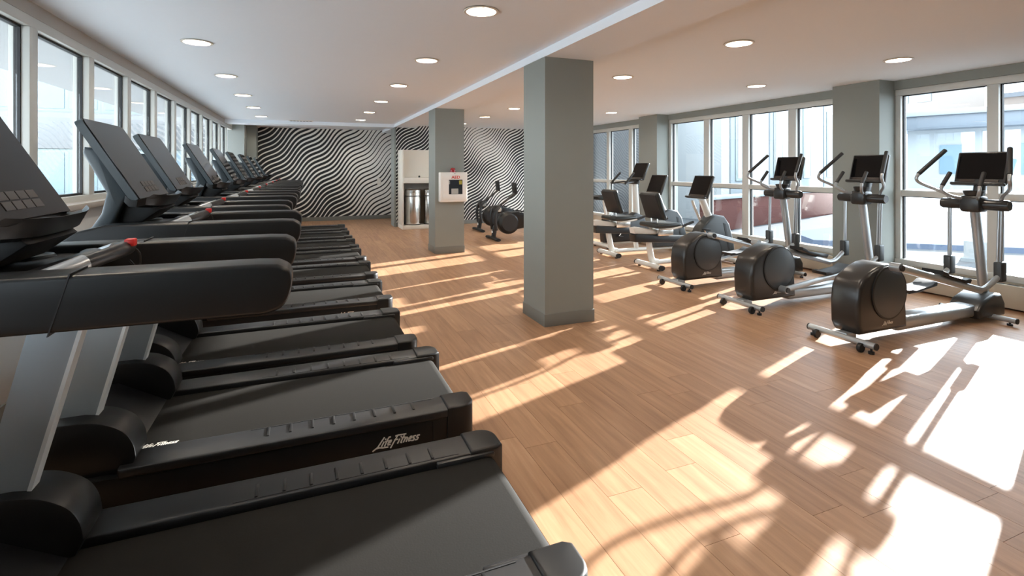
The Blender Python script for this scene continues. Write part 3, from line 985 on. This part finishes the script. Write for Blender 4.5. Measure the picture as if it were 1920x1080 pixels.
# ================================================================== RECUMBENT BIKES
def make_recumbent():
    t = empty('recumbent_bike')
    rs = MB().tube([(0, -0.28, 0.05), (0, 0.28, 0.05)], 0.036, 14, ry=0.048).build('rear_stabilizer', M['white_metal'], t)
    for s in (-1, 1):
        MB().tube([(0, s * 0.278, 0.05), (0, s * 0.30, 0.05)], 0.037, 14, ry=0.049).build('end_cap', M['black_matte'], rs)
        MB().lathe([(0, 0), (0.025, 0), (0.025, 0.015), (0, 0.02)], (0, s * 0.22, 0), seg=12).build('foot', M['black_matte'], t)
    MB().tube([(0.16, 0, 0.075), (0.07, 0, 0.10), (0.03, 0, 0.2), (-0.02, 0, 0.46)], 0.05, 14, ry=0.034, smooth=4).build('rear_post', M['white_metal'], t)
    MB().tube([(0.1, 0, 0.075), (1.45, 0, 0.075)], 0.034, 14, ry=0.045).build('floor_rail', M['white_metal'], t)
    MB().tube([(0.55, 0, 0.09), (0.50, 0, 0.42)], 0.034, 14, ry=0.04).build('middle_post', M['white_metal'], t)
    fs = MB().tube([(1.42, -0.26, 0.05), (1.42, 0.26, 0.05)], 0.034, 14, ry=0.045).build('front_stabilizer', M['white_metal'], t)
    for s in (-1, 1):
        MB().lathe([(0, 0), (0.025, 0), (0.025, 0.015), (0, 0.02)], (1.42, s * 0.22, 0), seg=12).build('foot', M['black_matte'], t)
    MB().prism([(-0.30, 0.50), (-0.28, 0.40), (0.20, 0.37), (0.95, 0.33), (0.95, 0.42), (0.2, 0.47), (-0.26, 0.52)], -0.075, 0.075, bev=0.012).build('seat_rail', M['black'], t)
    MB().prism([(-0.29, 0.52), (-0.31, 0.60), (-0.22, 0.61), (0.10, 0.55), (0.10, 0.49)], -0.06, 0.06, bev=0.012).build('rail_cover', M['white_metal'], t)
    B('seat_carriage', 'chrome', t, 0.08, 0.36, -0.11, 0.11, 0.47, 0.60, bev=0.02)
    MB().box(-0.02, 0.42, -0.22, 0.22, 0.595, 0.665, bev=0.03, seg=3).build('seat', M['vinyl'], t)
    ang = math.radians(-20)
    mt = Matrix.Translation((0.07, 0, 0.90)) @ Matrix.Rotation(ang, 4, 'Y')
    MB().box(-0.035, 0.045, -0.205, 0.205, -0.20, 0.21, bev=0.034, seg=4, mtx=mt).build('backrest', M['vinyl'], t)
    MB().box(-0.045, -0.025, -0.19, 0.19, -0.18, 0.195, bev=0.009, mtx=mt).build('backrest_shell', M['black_matte'], t)
    for s in (-1, 1):
        MB().tube([(0.06, s * 0.07, 0.60), (0.10, s * 0.07, 0.66), (0.10, s * 0.07, 0.76)], 0.012, 10).build('back_bracket', M['chrome'], t)
        h = MB().tube([(0.10, s * 0.10, 0.58), (0.18, s * 0.26, 0.59), (0.36, s * 0.28, 0.62)], 0.013, 10, smooth=4).build('seat_handle', M['white_metal'], t)
        MB().tube([(0.36, s * 0.28, 0.62), (0.56, s * 0.285, 0.68)], 0.018, 12).build('grip', M['grip'], h)
        ck = MB().tube([(1.0, s * 0.10, 0.42), (1.0 + s * 0.10, s * 0.13, 0.42 - s * 0.12)], 0.012, 10).build('crank_arm', M['chrome'], t)
        MB().box(-0.05, 0.05, -0.045, 0.045, -0.012, 0.012, bev=0.006).build('pedal', M['black_matte'], ck, (1.0 + s * 0.10, s * 0.18, 0.42 - s * 0.12))
    hp = [(0.86, 0.10), (0.84, 0.45), (0.90, 0.56), (1.08, 0.72), (1.18, 0.745), (1.34, 0.72), (1.44, 0.60), (1.54, 0.30), (1.56, 0.10)]
    MB().prism(hp, -0.10, 0.10, bev=0.035, seg=4).build('drive_shroud', M['shroud'], t)
    MB().prism([(1.30, 0.62), (1.36, 0.60), (1.46, 0.14), (1.42, 0.14)], -0.1025, 0.1025, bev=0.004).build('shroud_slot', M['gasket'], t)
    MB().tube([(1.13, 0, 0.68), (0.98, 0, 0.98)], [0.055, 0.048], 16).build('console_mast', M['white_metal'], t)
    MB().tube([(1.03, 0.07, 0.62), (0.90, 0.07, 0.86), (0.86, 0.07, 0.96)], 0.02, 12, smooth=4).build('handle_post', M['white_metal'], t)
    console_screen(t, Vector((0.88, 0, 1.01)), Vector((1.02, 0, 1.345)), 0.20)
    return t
rb = make_recumbent()
rb.location = (4.62, 6.09, 0)
tag(rb, 'recumbent bike with white frame beside the elliptical housing, nearer of the two', 'exercise bike', 'recumbent bikes facing the windows')
r2 = copy_tree(rb)
r2.location = (4.64, 7.18, 0)
tag(r2, 'recumbent bike with white frame beside the upright bike, farther of the two', 'exercise bike', 'recumbent bikes facing the windows')

# ================================================================== UPRIGHT BIKE
ub = empty('upright_bike', (5.03, 8.03, 0))
rs = MB().tube([(0, -0.27, 0.05), (0, 0.27, 0.05)], 0.034, 14, ry=0.045).build('rear_stabilizer', M['white_metal'], ub)
for s in (-1, 1):
    MB().lathe([(0, 0), (0.025, 0), (0.025, 0.015), (0, 0.02)], (0, s * 0.22, 0), seg=12).build('foot', M['black_matte'], ub)
    MB().lathe([(0, 0), (0.025, 0), (0.025, 0.015), (0, 0.02)], (1.0, s * 0.20, 0), seg=12).build('foot', M['black_matte'], ub)
MB().tube([(1.0, -0.25, 0.05), (1.0, 0.25, 0.05)], 0.034, 14, ry=0.045).build('front_stabilizer', M['white_metal'], ub)
MB().tube([(0.0, 0, 0.07), (1.0, 0, 0.07)], 0.03, 14, ry=0.04).build('floor_rail', M['white_metal'], ub)
MB().prism([(0.02, 0.09), (0.0, 0.34), (0.05, 0.52), (0.20, 0.50), (0.40, 0.40), (0.55, 0.55), (0.72, 0.62), (0.90, 0.55), (0.98, 0.30), (0.98, 0.09)], -0.09, 0.09, bev=0.03, seg=3).build('drive_shroud', M['black'], ub)
MB().tube([(0.12, 0, 0.45), (0.05, 0, 0.88)], 0.026, 14).build('seat_post', M['white_metal'], ub)
MB().prism([(-0.13, 0.88), (-0.14, 0.94), (-0.05, 0.965), (0.08, 0.955), (0.18, 0.93), (0.17, 0.90), (0.0, 0.87)], -0.10, 0.10, bev=0.03, seg=3).build('saddle', M['vinyl'], ub)
MB().tube([(0.78, 0, 0.55), (0.74, 0, 1.20)], [0.06, 0.05], 16).build('mast', M['white_metal'], ub)
MB().lathe([(0, 0), (0.09, 0.01), (0.11, 0.05), (0.09, 0.08), (0, 0.08)], (0.72, 0, 1.15), seg=20).build('cup_tray', M['housing'], ub)
for s in (-1, 1):
    h = MB().tube([(0.70, s * 0.03, 1.19), (0.58, s * 0.14, 1.20), (0.36, s * 0.23, 1.17)], 0.016, 12, smooth=4).build('handlebar', M['housing'], ub)
    MB().tube([(0.36, s * 0.23, 1.17), (0.44, s * 0.23, 1.25), (0.56, s * 0.22, 1.37)], 0.020, 12, smooth=3).build('grip', M['grip'], h)
    MB().tube([(0.40, s * 0.09, 0.30), (0.40 + s * 0.1, s * 0.12, 0.30 + s * 0.1)], 0.012, 10).build('crank_arm', M['chrome'], ub)
    MB().box(-0.05, 0.05, -0.045, 0.045, -0.012, 0.012, bev=0.006).build('pedal', M['black_matte'], ub, (0.40 + s * 0.1, s * 0.17, 0.30 + s * 0.1))
console_screen(ub, Vector((0.76, 0, 1.24)), Vector((0.90, 0, 1.56)), 0.20)
tag(ub, 'upright exercise bike with white mast and raised handlebars by the far pier', 'exercise bike')

# ================================================================== ROWERS
def make_rower():
    t = empty('rowing_machine')
    MB().tube([(0, -0.33, 0.03), (0, -0.1, 0.04), (0, 0.1, 0.04), (0, 0.33, 0.03)], 0.028, 14, ry=0.05).build('front_foot', M['black_matte'], t)
    lg = MB().tube([(0.01, 0, 0.05), (0.05, 0, 0.28)], 0.03, 12, ry=0.05).build('front_leg', M['black'], t)
    B('reflector_patch', 'aed_white', lg, -0.03, -0.012, -0.02, 0.02, 0.14, 0.18)
    MB().lathe([(0, -0.11), (0.17, -0.11), (0.225, -0.07), (0.235, 0), (0.225, 0.07), (0.17, 0.11), (0, 0.11)], (0.33, 0, 0.335), axis='y', seg=36).build('resistance_tank', M['black'], t)
    for s in (-1, 1):
        MB().tube([(0.03, s * 0.125, 0.2), (0.0, s * 0.13, 0.42), (0.03, s * 0.125, 0.60), (0.11, s * 0.10, 0.66)], 0.032, 12, smooth=4).build('side_frame', M['black'], t)
        MB().lathe([(0, 0), (0.045, 0), (0.05, 0.008), (0.03, 0.014), (0, 0.014)], (0.09, s * 0.12 if s > 0 else -0.134, 0.62), axis='y', seg=18).build('badge', M['chrome'], t)
        mt = Matrix.Translation((0.82, s * 0.13, 0.36)) @ Matrix.Rotation(math.radians(-42), 4, 'Y')
        MB().box(-0.15, 0.15, -0.055, 0.055, -0.012, 0.012, bev=0.008, mtx=mt).build('foot_plate', M['black_matte'], t)
    MB().box(0.03, 0.17, -0.12, 0.12, 0.54, 0.70, bev=0.04, seg=3).build('head_block', M['black'], t)
    MB().prism([(0.40, 0.48), (0.30, 0.54), (0.52, 0.56), (0.80, 0.50), (0.86, 0.40), (0.80, 0.24), (0.5, 0.2)], -0.09, 0.09, bev=0.02).build('rear_fairing', M['satin'], t)
    MB().tube([(0.10, 0, 0.66), (0.30, 0, 0.80), (0.47, 0, 0.93)], 0.022, 12, ry=0.03).build('monitor_arm', M['black'], t)
    mt = Matrix.Translation((0.475, 0, 1.03)) @ Matrix.Rotation(math.radians(-6), 4, 'Y')
    mo = MB().box(-0.022, 0.022, -0.10, 0.10, -0.11, 0.13, bev=0.012, mtx=mt).build('monitor', M['black'], t)
    MB().box(0.0225, 0.024, -0.08, 0.08, -0.08, 0.11, mtx=mt).build('screen', M['screen'], mo)
    MB().tube([(0.62, -0.22, 0.56), (0.62, 0.22, 0.56)], 0.016, 12).build('pull_handle', M['grip'], t)
    B('slide_rail', 'silver', t, 0.5, 2.25, -0.045, 0.045, 0.30, 0.38, bev=0.008)
    MB().box(1.50, 1.74, -0.15, 0.15, 0.40, 0.46, bev=0.025, seg=3).build('seat', M['vinyl'], t)
    MB().tube([(2.18, 0, 0.32), (2.18, 0, 0.03)], 0.025, 12).build('rear_leg', M['black'], t)
    MB().tube([(2.18, -0.2, 0.025), (2.18, 0.2, 0.025)], 0.025, 12).build('rear_foot', M['black_matte'], t)
    return t
rw = make_rower()
rw.location = (3.52, 9.72, 0)
tag(rw, 'black rowing machine half hidden by the near grey column, nearer of the two', 'rowing machine', 'rowing machines before the fine-striped wall')
r2 = copy_tree(rw)
r2.location = (3.70, 11.2, 0)
tag(r2, 'black rowing machine close to the fine-striped wall, farther of the two', 'rowing machine', 'rowing machines before the fine-striped wall')

# ================================================================== WATER AND BIN STATION, DEFIBRILLATOR
cab = empty('bin_station', (2.10, 12.08, 0))
CWD, CDP = 1.10, 0.66
B('plinth', 'laminate', cab, 0, CWD, 0, CDP, 0, 0.09, bev=0.004)
B('side_panel', 'laminate', cab, 0, 0.03, 0.0, CDP, 0.09, 1.90, bev=0.003)
B('side_panel', 'laminate', cab, CWD - 0.03, CWD, 0.0, CDP, 0.09, 1.90, bev=0.003)
B('back_panel', 'laminate', cab, 0.03, CWD - 0.03, CDP - 0.03, CDP, 0.09, 1.90)
B('top_panel', 'laminate', cab, 0.03, CWD - 0.03, 0.25, CDP - 0.03, 1.87, 1.90)
B('upper_panel', 'laminate', cab, 0.03, CWD - 0.03, 0.22, 0.25, 1.24, 1.90)
B('counter', 'laminate', cab, 0.03, CWD - 0.03, -0.02, 0.25, 1.10, 1.235, bev=0.006)
MB().lathe([(0, 0), (0.022, 0), (0.022, 0.03), (0.012, 0.045), (0, 0.045)], (0.42, 0.10, 1.235), seg=16).build('tap_button', M['gasket'], cab)
tag(cab, 'tall white laminate bin station with counter behind the far grey column', 'cabinet')
for k in range(2):
    bn = empty('waste_bin', (2.10 + 0.30 + k * 0.46, 12.08 + 0.28, 0.09))
    MB().lathe([(0, 0), (0.185, 0), (0.19, 0.02), (0.19, 0.76), (0.186, 0.77), (0, 0.77)], (0, 0, 0), seg=36).build('body', M['chrome'], bn)
    MB().lathe([(0.188, 0.68), (0.1915, 0.685), (0.1915, 0.705), (0.188, 0.71)], (0, 0, 0), seg=36).build('band', M['vent'], bn)
    MB().lathe([(0.15, 0.77), (0.192, 0.77), (0.192, 0.84), (0.17, 0.865), (0.11, 0.87), (0.11, 0.80), (0.15, 0.80)], (0, 0, 0), seg=36).build('lid', M['chrome'], bn)
    MB().lathe([(0, 0.0), (0.193, 0.0), (0.193, 0.018), (0, 0.018)], (0, 0, 0), seg=36).build('base_ring', M['black_matte'], bn)
    tag(bn, ['round stainless steel bin in the white station, the one in full view', 'round stainless steel bin in the white station, half hidden by the column'][k], 'bin', 'steel bins in the white station')

aed = empty('defibrillator_cabinet', (2.075, 8.45, 0.885))
AW, AH, AD = 0.475, 0.50, 0.13
sh = MB().box(0, AW, -AD, 0.0, 0, AH, bev=0.012, seg=3).build('shell', M['aed_white'], aed)
dr = MB()
dr.box(0.04, AW - 0.03, -AD - 0.012, -AD + 0.002, 0.035, 0.13, bev=0.003).box(0.04, AW - 0.03, -AD - 0.012, -AD + 0.002, 0.375, AH - 0.035, bev=0.003)
dr.box(0.04, 0.145, -AD - 0.012, -AD + 0.002, 0.13, 0.375).box(0.385, AW - 0.03, -AD - 0.012, -AD + 0.002, 0.13, 0.375)
door = dr.build('door', M['aed_white'], aed)
B('window_backing', 'aed_dark', aed, 0.145, 0.385, -AD - 0.003, -AD - 0.001, 0.13, 0.375)
B('window_glass', 'glass', door, 0.145, 0.385, -AD - 0.010, -AD - 0.007, 0.13, 0.375)
B('device', 'aed_dark', aed, 0.175, 0.36, -AD - 0.006, -AD - 0.003, 0.135, 0.33)
B('paper_label', 'paper', aed, 0.19, 0.31, -AD - 0.0075, -AD - 0.006, 0.135, 0.225)
B('yellow_label', 'yellow', aed, 0.325, 0.375, -AD - 0.0065, -AD - 0.003, 0.295, 0.36)
B('white_label', 'paper', aed, 0.15, 0.165, -AD - 0.0065, -AD - 0.003, 0.30, 0.36)
tme = text_mesh('AED', 0.068, 'lettering')
tme.materials.clear()
tme.materials.append(M['aed_red'])
lt = D.objects.new('lettering', tme)
lt.location = (0.265, -AD - 0.0135, 0.395)
lt.rotation_euler = (math.pi / 2, 0, 0)
lt.scale = (1.15, 1, 1)
link(lt, door)
B('lock', 'chrome', aed, 0.235, 0.265, -AD - 0.006, -AD, 0.475, 0.482)
MB().lathe([(0.055, 0), (0.055, 0.012), (0.045, 0.02), (0.042, 0.055), (0.03, 0.075), (0, 0.082)], (0.235, -0.065, AH), seg=24).build('beacon', M['beacon'], aed)
tag(aed, 'white defibrillator cabinet with red lettering and beacon on the far column', 'cabinet')

# ================================================================== OUTSIDE, RIGHT
g = struct(B('terrace', 'roofing', None, XR + 0.22, 22.0, -60, 80, -0.5, -0.15))
struct(B('bounce_ground', 'bounce_white', None, 22.0, 120, -80, 110, -0.5, -0.15))  # far ground made bright on purpose, bounces daylight up to the ceiling
sf = struct(B('eave', 'soffit', None, XR + 0.1, XR + 0.42, -4, 14, 2.44, 2.7))
# long white building whose front runs away to the east
wbd = empty('white_building', (9.9, 11.2, -0.15), math.atan2(0.3775, 0.926))
B('front_wall', 'facade_white', wbd, 2, 34, 0, 9, 0, 6.1)
B('parapet', 'facade_white', wbd, 1.9, 34.1, -0.12, 9.1, 6.1, 6.35, bev=0.03)
for k in range(9):
    x = 2.6 + k * 3.4
    B('panel_recess', 'facade_pale', wbd, x, x + 2.3, -0.05, 0.0, 0.5, 5.2, bev=0.02)
    f = B('window', 'far_frame', wbd, x + 0.3, x + 1.9, -0.10, -0.05, 1.2, 4.2, bev=0.02)
    B('pane', 'facade_pale', f, x + 0.38, x + 1.06, -0.115, -0.10, 1.28, 4.12)
    B('pane', 'facade_pale', f, x + 1.14, x + 1.82, -0.115, -0.10, 1.28, 4.12)
tag(wbd, 'long white building with pale panels outside the four-pane window', 'building')
# low masonry wall and snow strip
bw = MB().box(0, 9.0, -0.15, 0.15, 0, 0.82, bev=0.02).build('garden_wall', M['brick_red'], None, (9.2, 9.9, -0.15))
bw.rotation_euler = (0, 0, math.atan2(0.3, 0.95))
MB().box(-0.05, 9.05, -0.2, 0.2, 0.82, 0.90, bev=0.01).build('coping', M['facade_pale'], bw)
tag(bw, 'low dusty red garden wall with pale coping outside the windows', 'wall')
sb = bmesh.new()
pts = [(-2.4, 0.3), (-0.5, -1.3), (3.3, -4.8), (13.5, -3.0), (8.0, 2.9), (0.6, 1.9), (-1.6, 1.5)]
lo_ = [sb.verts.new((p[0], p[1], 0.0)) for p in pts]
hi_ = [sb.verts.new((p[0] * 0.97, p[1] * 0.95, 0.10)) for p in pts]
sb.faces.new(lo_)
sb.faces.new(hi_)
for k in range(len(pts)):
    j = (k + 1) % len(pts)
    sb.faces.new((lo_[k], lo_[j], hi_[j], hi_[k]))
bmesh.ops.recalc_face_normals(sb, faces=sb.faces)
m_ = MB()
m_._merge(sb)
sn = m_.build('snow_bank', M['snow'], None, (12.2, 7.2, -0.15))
tag(sn, 'long pale blue snow strip lying on the terrace outside', 'snow')
hut = empty('roof_hatch', (10.6, 5.0, -0.15), 0.4)
MB().prism([(0, 0), (0, 0.35), (0.45, 0.6), (0.45, 0)], -0.2, 0.2, bev=0.01).build('hood', M['facade_white'], hut)
B('curb', 'facade_pale', hut, -0.04, 0.5, -0.24, 0.24, 0, 0.06)
tag(hut, 'small white sloping roof hatch on the terrace behind the nearest elliptical', 'hatch')
# grey flat roofed hall and distant blocks
hall = empty('grey_hall', (46, 22, -0.15), 0.30)
B('walls', 'facade_white', hall, 0, 20, -34, 4, 0, 4.6)
B('roof_band', 'facade_grey', hall, -1.6, 21, -35, 5, 4.6, 5.6, bev=0.05)
B('roof_edge', 'facade_pale', hall, -1.8, 21.2, -35.2, 5.2, 5.6, 6.0, bev=0.05)
for k in range(9):
    B('window', 'far_glass', hall, -0.08, 0.0, -32 + k * 4, -30 + k * 4, 1.2, 3.4)
tag(hall, 'low hall with blue grey flat roof beyond the white building', 'building')
tb = empty('tan_block', (72, 41, -0.15), 0.0)
B('walls', 'facade_tan', tb, 0, 10, -2.9, 2.9, 0, 17)
B('roof', 'facade_grey', tb, -0.3, 10.3, -3.2, 3.2, 17, 17.6)
for r_ in range(4):
    for c_ in range(2):
        B('window', 'far_glass', tb, -0.1, 0, -2.2 + c_ * 2.6, -0.6 + c_ * 2.6, 3 + r_ * 3.5, 5 + r_ * 3.5)
tag(tb, 'tall tan block far beyond the grey hall roof', 'building')
ob = empty('ochre_row', (86, 25, -0.15), 0.0)
B('walls', 'facade_tan', ob, 0, 12, -26, 14, 0, 11.0)
B('roof', 'facade_grey', ob, -0.3, 12.3, -26.3, 14.3, 11.0, 11.6)
for c_ in range(9):
    B('window', 'far_glass', ob, -0.1, 0, -24 + c_ * 4.2, -22 + c_ * 4.2, 7, 9.4)
tag(ob, 'long low tan row of far buildings under the open sky', 'building')
dk = empty('reflection_backdrop', (7.9, 12.4, -0.15), 0.0)  # invented dark block, lets the stripe reflections show in the far panes
B('wall', 'dark_out', dk, 0, 1.6, 0, 3.6, 0, 5)
for k in range(2):
    B('fin', 'dark_out', dk, -0.12, 0.0, 0.8 + k * 2, 0.92 + k * 2, 0, 5)
tag(dk, 'dark block added outside the windows beyond the far pier to bring out their reflections', 'building')

# ================================================================== OUTSIDE, LEFT
struct(B('street', 'concrete', None, -60, XL - 0.2, -40, 60, -0.6, -0.25))
struct(B('canopy', 'soffit', None, -3.6, XL - 0.2, YN - 4, 19, 2.72, 3.1))
fb = empty('office_building', (-2.6, 21.0, -0.25), 0.0)
B('core', 'office_panel', fb, -26, 0, 0.12, 10, 0, 9)
for k, (z0, z1) in enumerate(((0.0, 0.75), (2.35, 3.55), (5.2, 6.3))):
    B('spandrel', 'office_panel', fb, -26, 0, -0.1, 0.12, z0, z1, bev=0.02)
for z0, z1 in ((0.75, 2.35), (3.55, 5.2)):
    for k in range(14):
        x1 = -0.1 - k * 1.85
        f = B('window', 'far_frame', fb, x1 - 1.85, x1, -0.04, 0.1, z0, z1, bev=0.01)
        B('pane', 'far_glass', f, x1 - 1.75, x1 - 0.98, -0.07, -0.03, z0 + 0.12, z1 - 0.12)
        B('pane', 'far_glass', f, x1 - 0.86, x1 - 0.1, -0.07, -0.03, z0 + 0.12, z1 - 0.12)
tag(fb, 'white office building with bands of windows outside the treadmill windows', 'building')
